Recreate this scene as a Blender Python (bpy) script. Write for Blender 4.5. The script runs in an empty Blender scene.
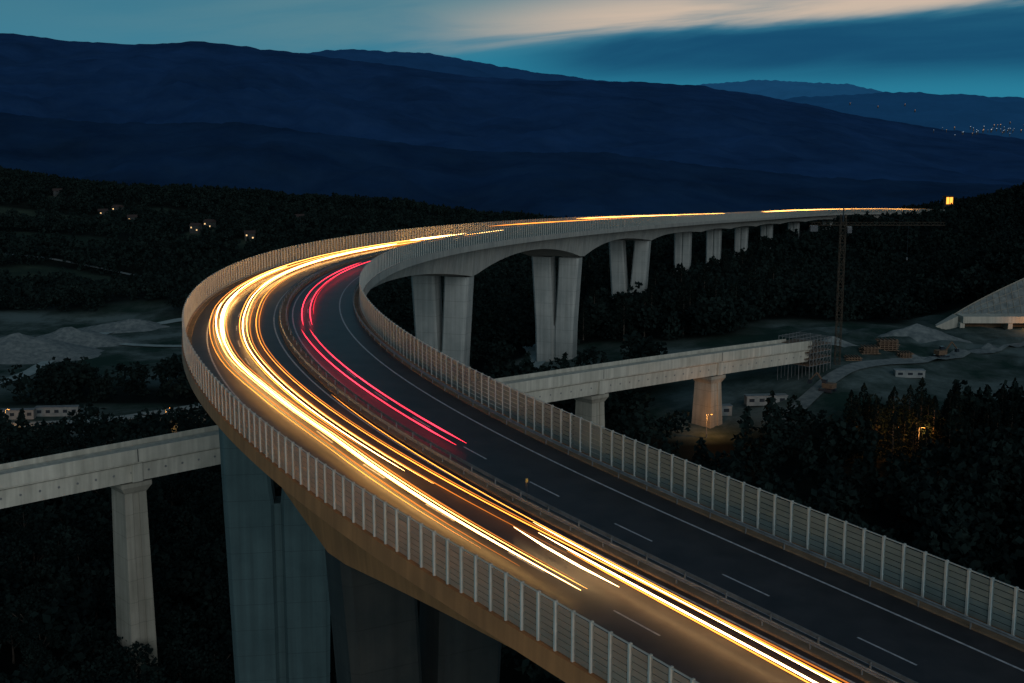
import bpy, math, random
import numpy as np
from mathutils import Vector, Matrix, noise
random.seed(7); rng=np.random.default_rng(7)
C=bpy.context.scene.collection
ZC=100.0
FP=1280.3; PA=0.1714
ca,sa=math.cos(PA),math.sin(PA)
# ------------------------------------------------------------------ geometry of the road alignment
P=[29.9403,59.0921,-34.1454,-0.6127,7.3722,-2.8324,0.2454,-0.007302]
KN=[-0.2665,0.3917,0.4786,0.4112,0.0495,-0.0768,-0.0013,0.0285,0.0218,0.0855,0.2224,0.3976,0.5738,0.7502,0.9266]
BK=-0.0317; HB=3.4
knots=np.linspace(0,1,15)**1.3*1600.0
DS=5.0
Sf=np.arange(0,1260,DS)
kk=np.interp(Sf,knots,KN)*0.01
hh=P[3]+np.concatenate([[0],np.cumsum((kk[1:]+kk[:-1])/2*DS)])
dx,dy=np.sin(hh),np.cos(hh)
xx=P[0]+np.concatenate([[0],np.cumsum((dx[1:]+dx[:-1])/2*DS)])
yy=P[1]+np.concatenate([[0],np.cumsum((dy[1:]+dy[:-1])/2*DS)])
Sb=np.arange(-60,0,DS)
Sx=np.concatenate([Sb,Sf]); hx=np.concatenate([np.full(len(Sb),P[3]),hh])
xx=np.concatenate([P[0]+Sb*math.sin(P[3]),xx]); yy=np.concatenate([P[1]+Sb*math.cos(P[3]),yy])
s_=Sx/100
zz=P[2]+P[4]*s_+P[5]*s_**2+P[6]*s_**3+P[7]*s_**4+ZC
SEND=1200.0
def fr(s):
    return (float(np.interp(s,Sx,xx)),float(np.interp(s,Sx,yy)),float(np.interp(s,Sx,zz)),float(np.interp(s,Sx,hx)))
def F(s,o,z=0.0):
    x,y,zc,h=fr(s)
    return (x+o*math.cos(h),y-o*math.sin(h),zc+z-o*BK)
def at(px,py,Y):
    r=(341.5-py)/FP
    z=Y*(r*ca-sa)/(ca+r*sa); D=Y*ca-z*sa
    return ((px-512)/FP*D,Y,z+ZC)
# ------------------------------------------------------------------ helpers
class MB:
    def __init__(s): s.v=[]; s.f=[]
    def hexa(s,p):
        n=len(s.v); s.v+=list(p)
        s.f+=[(n,n+3,n+2,n+1),(n+4,n+5,n+6,n+7),(n,n+1,n+5,n+4),(n+1,n+2,n+6,n+5),(n+2,n+3,n+7,n+6),(n+3,n,n+4,n+7)]
    def box(s,c,d,rz=0):
        cr,sr=math.cos(rz),math.sin(rz); p=[]
        for k in (-1,1):
            for i,j in ((-1,-1),(1,-1),(1,1),(-1,1)):
                a,b=i*d[0]/2,j*d[1]/2
                p.append((c[0]+a*cr-b*sr,c[1]+a*sr+b*cr,c[2]+k*d[2]/2))
        s.hexa(p)
    def bar(s,p,q,w,n=4):
        p=Vector(p);q=Vector(q);d=(q-p)
        if d.length<1e-6:return
        d.normalize(); u=d.orthogonal().normalized(); v=d.cross(u)
        m=len(s.v)
        for e in (p,q):
            for i in range(n):
                a=2*math.pi*(i+.5)/n; s.v.append(tuple(e+(u*math.cos(a)+v*math.sin(a))*w/2*1.2))
        for i in range(n):
            j=(i+1)%n; s.f.append((m+i,m+j,m+n+j,m+n+i))
        s.f.append(tuple(range(m+n-1,m-1,-1))); s.f.append(tuple(range(m+n,m+2*n)))
    def taper(s,pts,rad,n=7):
        m=len(s.v)
        for (p,r) in zip(pts,rad):
            for i in range(n):
                a=2*math.pi*i/n; s.v.append((p[0]+r*math.cos(a),p[1]+r*math.sin(a),p[2]))
        for k in range(len(pts)-1):
            for i in range(n):
                j=(i+1)%n; s.f.append((m+k*n+i,m+k*n+j,m+(k+1)*n+j,m+(k+1)*n+i))
        s.f.append(tuple(range(m+(len(pts)-1)*n,m+len(pts)*n)))
    def dbox(s,s0,s1,o0,o1,z0,z1):
        s.hexa([F(s0,o0,z0),F(s0,o1,z0),F(s1,o1,z0),F(s1,o0,z0),F(s0,o0,z1),F(s0,o1,z1),F(s1,o1,z1),F(s1,o0,z1)])
    def sweep(s,ss,prof,close=True):
        m=len(s.v); n=None
        for t in ss:
            pr=prof(t); n=len(pr)
            for (o,z) in pr: s.v.append(F(t,o,z))
        for k in range(len(ss)-1):
            for i in range(n if close else n-1):
                j=(i+1)%n; s.f.append((m+k*n+i,m+k*n+j,m+(k+1)*n+j,m+(k+1)*n+i))
        if close:
            s.f.append(tuple(range(m+n-1,m-1,-1))); s.f.append(tuple(range(m+(len(ss)-1)*n,m+len(ss)*n)))
    def mesh(s,name,mat,smooth=False):
        me=bpy.data.meshes.new(name); me.from_pydata(s.v,[],s.f); me.update()
        me.materials.append(mat)
        if smooth: me.polygons.foreach_set('use_smooth',[True]*len(me.polygons))
        return me
    def build(s,name,mat,parent=None,smooth=False):
        return link(name,s.mesh(name,mat,smooth),parent)
def link(name,me,parent=None):
    o=bpy.data.objects.new(name,me); C.objects.link(o)
    if parent: 
        o.parent=parent
        if parent.location.length>0: o.matrix_parent_inverse=Matrix.Translation(-parent.location)
    return o
def tag(o,label=None,cat=None,group=None,kind=None):
    if label:o['label']=label
    if cat:o['category']=cat
    if group:o['group']=group
    if kind:o['kind']=kind
    return o
def empty(name,loc,label,cat,group=None):
    o=bpy.data.objects.new(name,None); C.objects.link(o); o.location=loc
    return tag(o,label,cat,group)
def npmesh(name,V,Q,mat):
    me=bpy.data.meshes.new(name); V=np.asarray(V,np.float32); Q=np.asarray(Q,np.int32)
    k=Q.shape[1]
    me.vertices.add(len(V)); me.vertices.foreach_set('co',V.ravel())
    me.loops.add(Q.size); me.loops.foreach_set('vertex_index',Q.ravel())
    me.polygons.add(len(Q)); me.polygons.foreach_set('loop_start',np.arange(0,Q.size,k,dtype=np.int32))
    me.update(calc_edges=True); me.materials.append(mat); return me
# ------------------------------------------------------------------ materials
def newmat(name):
    m=bpy.data.materials.new(name); m.use_nodes=True; nt=m.node_tree
    return m,nt,nt.nodes['Principled BSDF']
def noisy(name,c1,c2,scale=1.0,rough=.8,stretch=(1,1,1),bump=0,detail=6,spec=.4,lo=.33,hi=.68):
    m,nt,b=newmat(name); N=nt.nodes; L=nt.links
    tc=N.new('ShaderNodeNewGeometry'); mp=N.new('ShaderNodeMapping'); mp.inputs['Scale'].default_value=stretch
    L.new(tc.outputs['Position'],mp.inputs['Vector'])
    nz=N.new('ShaderNodeTexNoise'); nz.inputs['Scale'].default_value=scale; nz.inputs['Detail'].default_value=detail; nz.inputs['Roughness'].default_value=.62
    L.new(mp.outputs[0],nz.inputs['Vector'])
    r=N.new('ShaderNodeValToRGB'); r.color_ramp.elements[0].position=lo; r.color_ramp.elements[1].position=hi
    r.color_ramp.elements[0].color=(*c1,1); r.color_ramp.elements[1].color=(*c2,1)
    L.new(nz.outputs['Fac'],r.inputs[0]); L.new(r.outputs[0],b.inputs['Base Color'])
    b.inputs['Roughness'].default_value=rough; b.inputs['Specular IOR Level'].default_value=spec
    if bump:
        bp=N.new('ShaderNodeBump'); bp.inputs['Strength'].default_value=bump; bp.inputs['Distance'].default_value=.3
        L.new(nz.outputs['Fac'],bp.inputs['Height']); L.new(bp.outputs[0],b.inputs['Normal'])
    return m
def emis(name,c,s):
    m,nt,b=newmat(name); b.inputs['Base Color'].default_value=(0.02,0.02,0.02,1)
    N=nt.nodes;L=nt.links
    g=N.new('ShaderNodeNewGeometry'); nz=N.new('ShaderNodeTexNoise'); nz.inputs['Scale'].default_value=.04; nz.inputs['Detail'].default_value=3
    L.new(g.outputs['Position'],nz.inputs['Vector'])
    mr=N.new('ShaderNodeMapRange'); mr.inputs[1].default_value=.35; mr.inputs[2].default_value=.65; mr.inputs[3].default_value=.7*s; mr.inputs[4].default_value=1.3*s
    L.new(nz.outputs['Fac'],mr.inputs[0]); L.new(mr.outputs[0],b.inputs['Emission Strength'])
    b.inputs['Emission Color'].default_value=(*c,1)
    return m
def concrete(name,c1,c2,near=None,y0=115,y1=190,joint=None):
    m=noisy(name,c1,c2,.16,.85,(1,1,1),.0,8)
    nt=m.node_tree;N=nt.nodes;L=nt.links;b=N['Principled BSDF']
    src=b.inputs['Base Color'].links[0].from_socket
    g=N.new('ShaderNodeNewGeometry')
    mp=N.new('ShaderNodeMapping'); mp.inputs['Scale'].default_value=(1.1,1.1,.04); L.new(g.outputs['Position'],mp.inputs[0])
    n2=N.new('ShaderNodeTexNoise'); n2.inputs['Scale'].default_value=1.0; n2.inputs['Detail'].default_value=5; L.new(mp.outputs[0],n2.inputs[0])
    mr=N.new('ShaderNodeMapRange'); mr.inputs[1].default_value=.35; mr.inputs[2].default_value=.7; mr.inputs[3].default_value=.78; mr.inputs[4].default_value=1.08; L.new(n2.outputs['Fac'],mr.inputs[0])
    mx=N.new('ShaderNodeMix'); mx.data_type='RGBA'; mx.blend_type='MULTIPLY'; mx.inputs[0].default_value=1
    L.new(src,mx.inputs[6]); L.new(mr.outputs[0],mx.inputs[7]); out=mx.outputs[2]
    sp=N.new('ShaderNodeSeparateXYZ'); L.new(g.outputs['Position'],sp.inputs[0])
    if joint:
        a=N.new('ShaderNodeMath'); a.operation='FRACT'; d=N.new('ShaderNodeMath'); d.operation='DIVIDE'; L.new(sp.outputs['Z'],d.inputs[0]); d.inputs[1].default_value=joint; L.new(d.outputs[0],a.inputs[0])
        c=N.new('ShaderNodeMath'); c.operation='LESS_THAN'; L.new(a.outputs[0],c.inputs[0]); c.inputs[1].default_value=.03
        mj=N.new('ShaderNodeMix'); mj.data_type='RGBA'; mj.blend_type='MULTIPLY'; L.new(c.outputs[0],mj.inputs[0]); L.new(out,mj.inputs[6]); mj.inputs[7].default_value=(.75,.75,.75,1); out=mj.outputs[2]
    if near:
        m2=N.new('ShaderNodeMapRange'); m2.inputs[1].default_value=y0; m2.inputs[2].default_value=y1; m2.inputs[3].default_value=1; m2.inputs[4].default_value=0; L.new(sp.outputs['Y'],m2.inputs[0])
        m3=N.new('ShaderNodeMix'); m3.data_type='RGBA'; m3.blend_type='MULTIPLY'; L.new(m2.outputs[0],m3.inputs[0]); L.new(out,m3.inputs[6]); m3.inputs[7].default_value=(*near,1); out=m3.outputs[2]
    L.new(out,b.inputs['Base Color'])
    return m
M={}
M['girder']=concrete('girder concrete',(.28,.29,.27),(.38,.38,.34),near=(1.15,.46,.17),y0=125,y1=235)  # near spans tinted orange-brown to stand for warm light from below
M['pier']=concrete('pier concrete',(.24,.27,.26),(.34,.36,.34),near=(.22,.36,.40),y0=215,y1=290,joint=4.2)  # near piers darkened to teal, dusk shade put into the colour
M['pierdark']=concrete('pier concrete with painted shade',(.012,.018,.018),(.035,.035,.03),joint=4.2)  # shade on the nearest pier painted as a darker concrete copy
M['rail']=concrete('pale new concrete',(.42,.41,.34),(.55,.53,.45))
M['railpier']=concrete('rail pier concrete',(.26,.25,.20),(.36,.34,.28),joint=4.0)
M['median']=concrete('stained kerb concrete',(.15,.105,.065),(.27,.19,.12))
M['asphalt']=noisy('asphalt',(.012,.013,.017),(.036,.034,.038),.35,.44,(1,1,1),.02,9,spec=.35)
M['line']=noisy('road paint',(.25,.27,.3),(.5,.5,.52),2.0,.6)
M['steel']=noisy('galvanised steel',(.16,.17,.17),(.28,.29,.29),1.0,.5); M['steel'].node_tree.nodes['Principled BSDF'].inputs['Metallic'].default_value=.4
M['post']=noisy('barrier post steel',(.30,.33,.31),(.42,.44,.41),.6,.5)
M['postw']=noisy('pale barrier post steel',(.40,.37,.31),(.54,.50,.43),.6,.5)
def slat(name,c1,c2,tc,f):
    m=noisy(name,c1,c2,.4,.5)
    nt=m.node_tree;N=nt.nodes;L=nt.links;b=N['Principled BSDF']
    tr=N.new('ShaderNodeBsdfTranslucent'); tr.inputs[0].default_value=(*tc,1)
    mx=N.new('ShaderNodeMixShader'); mx.inputs[0].default_value=f
    L.new(b.outputs[0],mx.inputs[1]); L.new(tr.outputs[0],mx.inputs[2]); L.new(mx.outputs[0],N['Material Output'].inputs[0]); return m
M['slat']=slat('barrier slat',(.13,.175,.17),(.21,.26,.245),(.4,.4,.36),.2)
M['slatw']=slat('barrier slat with painted glow',(.22,.21,.18),(.36,.33,.27),(.9,.68,.45),.45)  # outer slats coloured warmer to carry the glow of the trails
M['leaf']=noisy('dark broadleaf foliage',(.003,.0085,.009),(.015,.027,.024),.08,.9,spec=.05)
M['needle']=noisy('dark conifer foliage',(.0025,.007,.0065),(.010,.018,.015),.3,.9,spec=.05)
M['bark']=noisy('bark',(.03,.025,.02),(.08,.065,.05),2,.9)
M['crane']=noisy('crane paint',(.045,.038,.028),(.075,.055,.036),.8,.6)
M['white']=noisy('site cabin panel',(.15,.18,.18),(.26,.28,.27),.6,.6)
M['dark']=noisy('dark glass',(.02,.03,.04),(.04,.05,.06),1,.2)
M['roof']=noisy('clay roof',(.03,.02,.018),(.05,.03,.025),2,.8)
M['plaster']=noisy('house plaster',(.03,.035,.035),(.05,.055,.05),.5,.9)
M['timber']=noisy('formwork timber',(.10,.065,.045),(.19,.125,.075),1.5,.8)
M['gravelheap']=noisy('heaped crushed stone',(.085,.11,.115),(.19,.22,.215),.5,.95,(1,1,1),.3)
M['track']=noisy('pale gravel track',(.18,.24,.24),(.30,.36,.35),.3,.95)
M['warmlamp']=emis('sodium lamp glass',(1,.32,.04),3.2)
M['window']=emis('lit window',(1,.62,.28),1.3)
M['town']=emis('town lamp glass',(.6,.8,1),.6)
M['townw']=emis('warm town lamp glass',(1,.6,.3),.6)
M['reflector']=noisy('yellow reflector',(.4,.26,.05),(.5,.33,.08),1,.4)
# ------------------------------------------------------------------ terrain
AN=[]
def A(px,Y,z): AN.append(((px-512)/FP*Y,Y,z))
for px in (-600,-100,400,900,1600): A(px,25,-90); A(px,110,-104 if px<900 else -80)
for t in [(132,222,-103),(280,180,-108),(400,150,-108),(30,200,-100),(-100,240,-95),(-700,300,-70),(0,300,-97),(132,300,-97),(300,300,-95),(450,260,-90),(0,400,-97),(150,420,-97),(300,420,-93),(-700,600,-60),
 (0,530,-97),(100,530,-97),(185,540,-96),(300,560,-92),(-300,530,-85),(0,620,-95),(185,640,-93),(350,640,-88),(0,900,-90),(200,900,-97),(400,900,-102),(-300,900,-70),
 (-300,1500,-46),(0,1500,-68),(120,1500,-86),(200,1500,-90),(330,1500,-98),(440,1500,-110),(560,1500,-124),(700,1500,-130),(1024,1500,-95),(1200,1500,-70),
 (560,398,-76),(520,316,-84),(650,481,-75),(591,293,-82),(709,320,-77),(760,330,-76),(830,350,-67),(900,380,-68),(980,420,-69),(1024,430,-69),(1150,430,-62),(1400,430,-30),
 (560,600,-88),(560,900,-105),(690,555,-74),(715,635,-77),(740,718,-80),(770,800,-83),(800,880,-84),(830,960,-84),(900,1060,-86),(945,1130,-84),
 (1024,1150,-66),(1150,1150,-36),(1400,1150,0),(1000,700,-78),(900,700,-84),(1150,700,-55),(1024,540,-60),(1200,540,-44),(930,540,-78),(1500,700,-10),
 (1024,300,-74),(900,300,-75),(800,300,-77),(1024,220,-80),(700,240,-86),(1300,250,-66),(-900,1500,0),(-300,2600,-240),(400,2600,-240),(1100,2600,-240),(1800,2600,-200),
 (-300,14000,-240),(512,14000,-240),(1400,14000,-240),(-300,6000,-240),(512,6000,-240),(1400,6000,-240),(-1000,4000,-200),(512,1900,-170),(0,1900,-150),(1024,1900,-140)]: A(*t)
AN=np.array(AN)
def uv(X,Y): return np.stack([X/Y*2.2,np.log(Y)],-1)
def tps(r): return np.where(r>1e-9,r*r*np.log(r+1e-12),0)
pc=uv(AN[:,0],AN[:,1]); K=tps(np.linalg.norm(pc[:,None]-pc[None],axis=2))+np.eye(len(pc))*.004
Pm=np.concatenate([np.ones((len(pc),1)),pc],1)
A_=np.block([[K,Pm],[Pm.T,np.zeros((3,3))]]); sol=np.linalg.solve(A_,np.concatenate([AN[:,2],[0,0,0]]))
def terr(X,Y):
    X=np.asarray(X,float);Y=np.asarray(Y,float); q=uv(X.ravel(),Y.ravel()); out=np.empty(len(q))
    for i in range(0,len(q),20000):
        qq=q[i:i+20000]; r=np.linalg.norm(qq[:,None]-pc[None],axis=2)
        out[i:i+20000]=tps(r)@sol[:-3]+sol[-3]+qq@sol[-2:]
    amp=np.clip((Y.ravel()-150)/600,0.05,1)
    xr,yr=X.ravel(),Y.ravel()
    flat=flatmask(xr,yr)
    w=(np.sin(xr*.031+1.3*np.sin(yr*.013))*1.6+np.sin(xr*.011-yr*.017+2)*2.6+np.sin(xr*.071+yr*.043)*.8+np.sin(yr*.06-xr*.04)*.7)*amp
    out=out+w*(1-flat)
    site=np.maximum(ell(xr,yr,150,400,80,40),ell(xr,yr,190,440,50,30))
    bench=np.clip((np.abs(((yr+.35*xr)%17)-8.5)-5.5)/2,0,1)*1.3
    out=out+bench*site+.25*np.sin(xr*.5)*np.sin(yr*.43)*site
    return (out+ZC).reshape(X.shape)
def ell(x,y,cx,cy,rx,ry,soft=.25,rot=0):
    c,s=math.cos(rot),math.sin(rot); u=(x-cx)*c+(y-cy)*s; v=-(x-cx)*s+(y-cy)*c
    d=np.sqrt((u/rx)**2+(v/ry)**2)+.08*np.sin(x*.11)+.08*np.sin(y*.13+x*.05)
    return np.clip((1-d)/soft+.5,0,1)
HOUSES=[(104,1080,'leftmost lit house on the left hillside'),(119,1120,'lit house just right of the leftmost one on the hillside'),(133,1065,'third lit house of the hillside hamlet'),(196,1010,'lit house standing apart on the hillside near a field'),(210,1035,'lit house next to the one standing apart on the hillside'),(60,1150,'unlit house high on the left hillside'),(250,980,'small lit house on the hillside left of the viaduct bend'),(300,1120,'tiny house high behind the viaduct bend'),(1003,1190,'small house on the wooded crest at the far right')]
def flatmask(x,y):
    return np.maximum.reduce([ell(x,y,-235,540,125,95),ell(x,y,135,388,85,54),ell(x,y,190,432,60,34),ell(x,y,98,332,66,24),ell(x,y,-150,405,95,26,.3),ell(x,y,20,400,22,26)])
FIELDS=[(-300,800,70,26),(-200,760,60,22),(-420,1050,90,26),(-260,1150,80,22),(-100,900,40,18),(-480,820,60,30),(-330,930,60,18),(-550,1200,90,30),(-150,1300,90,26)]
def clearmask(x,y):
    m=flatmask(x,y)
    for f in FIELDS: m=np.maximum(m,ell(x,y,*f))
    for px,Y,_ in HOUSES:
        m=np.maximum(m,((np.abs(x-(px-512)/FP*Y)<9)&(y<Y+8)&(y>Y-40)).astype(float))
    return m
nu,nv=560,560
U=np.linspace(-1.0,1.0,nu); LY=np.exp(np.linspace(math.log(24),math.log(15000),nv))
GY,GU=np.meshgrid(LY,U,indexing='ij'); GX=GU*GY
GZ=terr(GX,GY)
V=np.stack([GX,GY,GZ],-1).reshape(-1,3)
I=np.arange(nu*nv).reshape(nv,nu)
Q=np.stack([I[:-1,:-1],I[:-1,1:],I[1:,1:],I[1:,:-1]],-1).reshape(-1,4)
def groundmat():
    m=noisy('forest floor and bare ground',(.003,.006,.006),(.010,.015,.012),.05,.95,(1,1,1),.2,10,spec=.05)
    nt=m.node_tree;N=nt.nodes;L=nt.links;b=N['Principled BSDF']; src=b.inputs['Base Color'].links[0].from_socket
    g=N.new('ShaderNodeNewGeometry')
    def layer(attr,c1,c2,sc,prev,cm=None):
        a=N.new('ShaderNodeAttribute'); a.attribute_name=attr
        nz=N.new('ShaderNodeTexNoise'); nz.inputs['Scale'].default_value=sc; nz.inputs['Detail'].default_value=10; nz.inputs['Roughness'].default_value=.7; L.new(g.outputs['Position'],nz.inputs[0])
        r=N.new('ShaderNodeValToRGB'); r.color_ramp.elements[0].position=.42; r.color_ramp.elements[0].color=(*c1,1); r.color_ramp.elements[1].position=.6; r.color_ramp.elements[1].color=(*c2,1); L.new(nz.outputs['Fac'],r.inputs[0])
        if cm: e=r.color_ramp.elements.new(.5); e.color=(*cm,1)
        mx=N.new('ShaderNodeMix'); mx.data_type='RGBA'; L.new(a.outputs['Fac'],mx.inputs[0]); L.new(prev,mx.inputs[6]); L.new(r.outputs[0],mx.inputs[7]); return mx.outputs[2]
    o=layer('field',(.018,.034,.026),(.042,.060,.042),.02,src)
    o=layer('bare',(.018,.042,.034),(.12,.16,.155),.028,o,(.055,.080,.074))
    L.new(o,b.inputs['Base Color']); return m
gm=npmesh('ground',V,Q,groundmat())
a_=gm.attributes.new('bare','FLOAT','POINT'); a_.data.foreach_set('value',flatmask(V[:,0],V[:,1]).astype(np.float32))
a_=gm.attributes.new('field','FLOAT','POINT'); a_.data.foreach_set('value',clearmask(V[:,0],V[:,1]).astype(np.float32))
gm.polygons.foreach_set('use_smooth',[True]*len(gm.polygons))
tag(link('ground',gm),kind='structure')
def gz(x,y): return float(terr(np.array([x]),np.array([y]))[0])
def ridge(name,sil,Y0,Y1,zbase,col1,col2,em,seed,sc=.004,rough=.16,tree=.0005,hz=(.62,1.4)):
    sil=np.array(sil,float); cols=np.linspace(sil[0,0],sil[-1,0],420); R=80
    V=[];
    for r in range(R+6):
        t=min(r/R,1.0)
        for px in cols:
            py=np.interp(px,sil[:,0],sil[:,1])
            Y=Y0+(Y1-Y0)*t
            ct=at(px,py,Y1)
            x=(px-512)/FP*Y
            z=zbase+(ct[2]-zbase)*(t**.85)
            am=(ct[2]-zbase)*rough*math.sin(math.pi*min(t,1))
            nn=noise.fractal(Vector((x*sc*.6+seed,Y*sc*.35,seed)),1,2.0,5)
            z+=am*nn+ noise.noise(Vector((x*.02,seed,Y*.01)))*Y1*.0009+noise.noise(Vector((x*.005,seed+9,0)))*Y1*.0012+random.uniform(-1,1)*Y1*tree
            if r>R: 
                k=r-R; Y+=k*(Y1-Y0)*.06; z-=k*k*(ct[2]-zbase)*.02
            V.append((x,Y,z))
    n=len(cols); I=np.arange(n*(R+6)).reshape(R+6,n)
    Q=np.stack([I[:-1,:-1],I[:-1,1:],I[1:,1:],I[1:,:-1]],-1).reshape(-1,4)
    m=noisy(name+' wooded slope',col1,col2,.009,.95,(1,1,2),.0,14,spec=0)
    # aerial haze painted into the slope as a faint blue self-glow
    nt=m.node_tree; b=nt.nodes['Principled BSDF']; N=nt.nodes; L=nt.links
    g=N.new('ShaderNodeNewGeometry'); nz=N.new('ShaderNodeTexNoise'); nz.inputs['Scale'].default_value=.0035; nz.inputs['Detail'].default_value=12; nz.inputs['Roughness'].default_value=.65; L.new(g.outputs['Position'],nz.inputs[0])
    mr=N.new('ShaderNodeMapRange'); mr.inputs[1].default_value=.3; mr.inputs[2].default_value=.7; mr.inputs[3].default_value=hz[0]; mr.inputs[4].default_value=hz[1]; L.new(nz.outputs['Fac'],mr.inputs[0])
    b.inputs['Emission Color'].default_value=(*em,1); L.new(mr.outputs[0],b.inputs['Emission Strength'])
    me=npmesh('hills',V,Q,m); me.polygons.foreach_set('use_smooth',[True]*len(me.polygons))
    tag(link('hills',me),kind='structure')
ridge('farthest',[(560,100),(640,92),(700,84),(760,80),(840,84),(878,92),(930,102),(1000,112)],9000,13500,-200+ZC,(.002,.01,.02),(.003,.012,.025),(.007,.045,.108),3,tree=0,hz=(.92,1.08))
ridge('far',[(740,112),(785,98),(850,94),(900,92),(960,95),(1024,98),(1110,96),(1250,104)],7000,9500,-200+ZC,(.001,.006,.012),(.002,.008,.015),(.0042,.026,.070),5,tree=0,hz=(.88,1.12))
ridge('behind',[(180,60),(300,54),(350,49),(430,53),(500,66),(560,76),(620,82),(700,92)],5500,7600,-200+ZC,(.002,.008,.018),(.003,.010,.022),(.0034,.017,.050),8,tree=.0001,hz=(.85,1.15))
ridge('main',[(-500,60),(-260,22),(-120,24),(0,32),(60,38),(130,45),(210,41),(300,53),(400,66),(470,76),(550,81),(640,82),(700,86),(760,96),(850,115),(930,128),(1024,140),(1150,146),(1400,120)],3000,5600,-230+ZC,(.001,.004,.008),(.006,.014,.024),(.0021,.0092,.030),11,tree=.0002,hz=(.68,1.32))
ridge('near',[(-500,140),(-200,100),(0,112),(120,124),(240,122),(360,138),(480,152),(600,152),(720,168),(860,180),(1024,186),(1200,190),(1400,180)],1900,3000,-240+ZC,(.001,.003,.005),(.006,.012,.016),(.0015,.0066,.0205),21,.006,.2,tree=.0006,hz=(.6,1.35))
# ------------------------------------------------------------------ road viaduct
PIERS=[68,152,286,375,465]+[465+25+88*i for i in range(1,7)]
def depth(s):
    pp=[-35]+PIERS+[SEND-90,SEND+40]
    for a,b in zip(pp[:-1],pp[1:]):
        if a<=s<=b:
            t=(s-a)/(b-a)
            return 4.0+(4.4 if s<375 else max(.9,4.6-(s-375)*.03))*abs(2*t-1)**2.0
    return 5
ss=list(np.arange(-55,SEND+.1,4))
via=empty('road_viaduct',(0,0,0),'long curved concrete motorway viaduct on tall forked piers sweeping across the valley','viaduct')
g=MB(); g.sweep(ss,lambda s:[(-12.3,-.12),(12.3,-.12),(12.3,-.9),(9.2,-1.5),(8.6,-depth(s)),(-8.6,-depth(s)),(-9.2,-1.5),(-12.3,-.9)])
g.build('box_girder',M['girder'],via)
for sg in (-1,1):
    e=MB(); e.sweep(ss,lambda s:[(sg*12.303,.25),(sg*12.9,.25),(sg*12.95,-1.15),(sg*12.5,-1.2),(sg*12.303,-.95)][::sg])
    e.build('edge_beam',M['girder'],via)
for pi_,s in enumerate(PIERS):
    x,y,zc,h=fr(s); d=depth(s); gr=gz(x,y)
    c,sn=math.cos(h),math.sin(h)
    hw=8.0; gap=1.1; tp=1.5; cen=0; gw=.5
    if pi_==0: hw=8.6
    if pi_==1: hw=8.7; tp=.5; cen=-.9; gw=1.0; gap=1.3
    if pi_==4: gap=2.0
    if pi_>=5: hw=3.9; gap=.0; tp=.3; gw=.12
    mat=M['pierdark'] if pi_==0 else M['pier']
    def pt(o,l,z): return (x+(o+cen)*c+l*sn,y-(o+cen)*sn+l*c,z)
    ztop=zc-d+.3; H=ztop-(gr-3); zm=ztop-min(22,H*.75)
    pr=bpy.data.objects.new('pier',None); C.objects.link(pr); pr.parent=via
    for sg in (-1,1):
        a=MB()
        def ring(z):
            t=(ztop-z)/(ztop-zm)
            oo=hw-tp*t; oi=gap*(1-t)**.7+gw*.5; l=2.5+.3*t
            p=[(oi,-l+.5),(oi+.5,-l),(oo-.7,-l),(oo,-l+.7),(oo,l-.7),(oo-.7,l),(oi+.5,l),(oi,l-.5)]
            return [pt(sg*o,ll,z) for o,ll in p]
        zs=[ztop+(zm-ztop)*k/8 for k in range(9)]
        for z in zs: a.v+=ring(z)
        for k in range(8):
            for i in range(8):
                j=(i+1)%8; a.f.append((k*8+i,k*8+j,(k+1)*8+j,(k+1)*8+i))
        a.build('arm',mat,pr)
    sh=MB(); bot=gr-3
    def ring2(z):
        t=(zm-z)/45.0; w=hw-tp-1.2*t; l=2.8+.4*t
        p=[(-w,l-.7),(-w,-l+.7),(-w+.7,-l),(-gw*.5-.5,-l),(-gw*.5,-l+.8),(gw*.5,-l+.8),(gw*.5+.5,-l),(w-.7,-l),(w,-l+.7),(w,l-.7),(w-.7,l),(gw*.5+.5,l),(gw*.5,l-.8),(-gw*.5,l-.8),(-gw*.5-.5,l),(-w+.7,l)]
        return [pt(o,ll,z) for o,ll in p]
    n=16
    for z in (zm-.002,bot): sh.v+=ring2(z)
    for i in range(n): sh.f.append((i,(i+1)%n,n+(i+1)%n,n+i))
    sh.f.append(tuple(range(n)))
    sh.build('shaft',mat,pr)
rs=list(np.arange(-55,SEND+25,3))
rd=MB(); rd.sweep(rs,lambda s:[(-12.0,.0),(12.0,.0)],False); road=rd.build('road',M['asphalt']); tag(road,kind='structure')
def lane(name,o,w,segs):
    b=MB()
    for a,c_ in segs:
        q=list(np.arange(a,c_,3))+[c_]; b.sweep(q,lambda s:[(o-w/2,.008),(o+w/2,.008)],False)
    return b.build(name,M['line'],road)
for o in (-9.6,-.35,2.35,9.4): lane('edge_line',o,.19,[(-50,SEND)])
for o in (-5.6,4.6): lane('dashed_lane_line',o,.16,[(s,s+4.5) for s in np.arange(-45,SEND-10,12)])
k=MB(); k.sweep(rs,lambda s:[(.3,-.05),(.3,.16),(1.7,.16),(1.7,-.05)]); tag(k.build('median_kerb',M['median']),'low brown concrete kerb running down the middle of the curved road deck','kerb')
for sg in (-1,1):
    k=MB(); k.sweep(rs,lambda s:[(sg*11.6,.14),(sg*12.3,.14),(sg*12.3,-.1),(sg*11.6,-.1)]); tag(k.build('service_kerb',M['median']),'raised concrete kerb along the foot of the %s wind barrier'%('outer' if sg<0 else 'inner'),'kerb')
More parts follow.
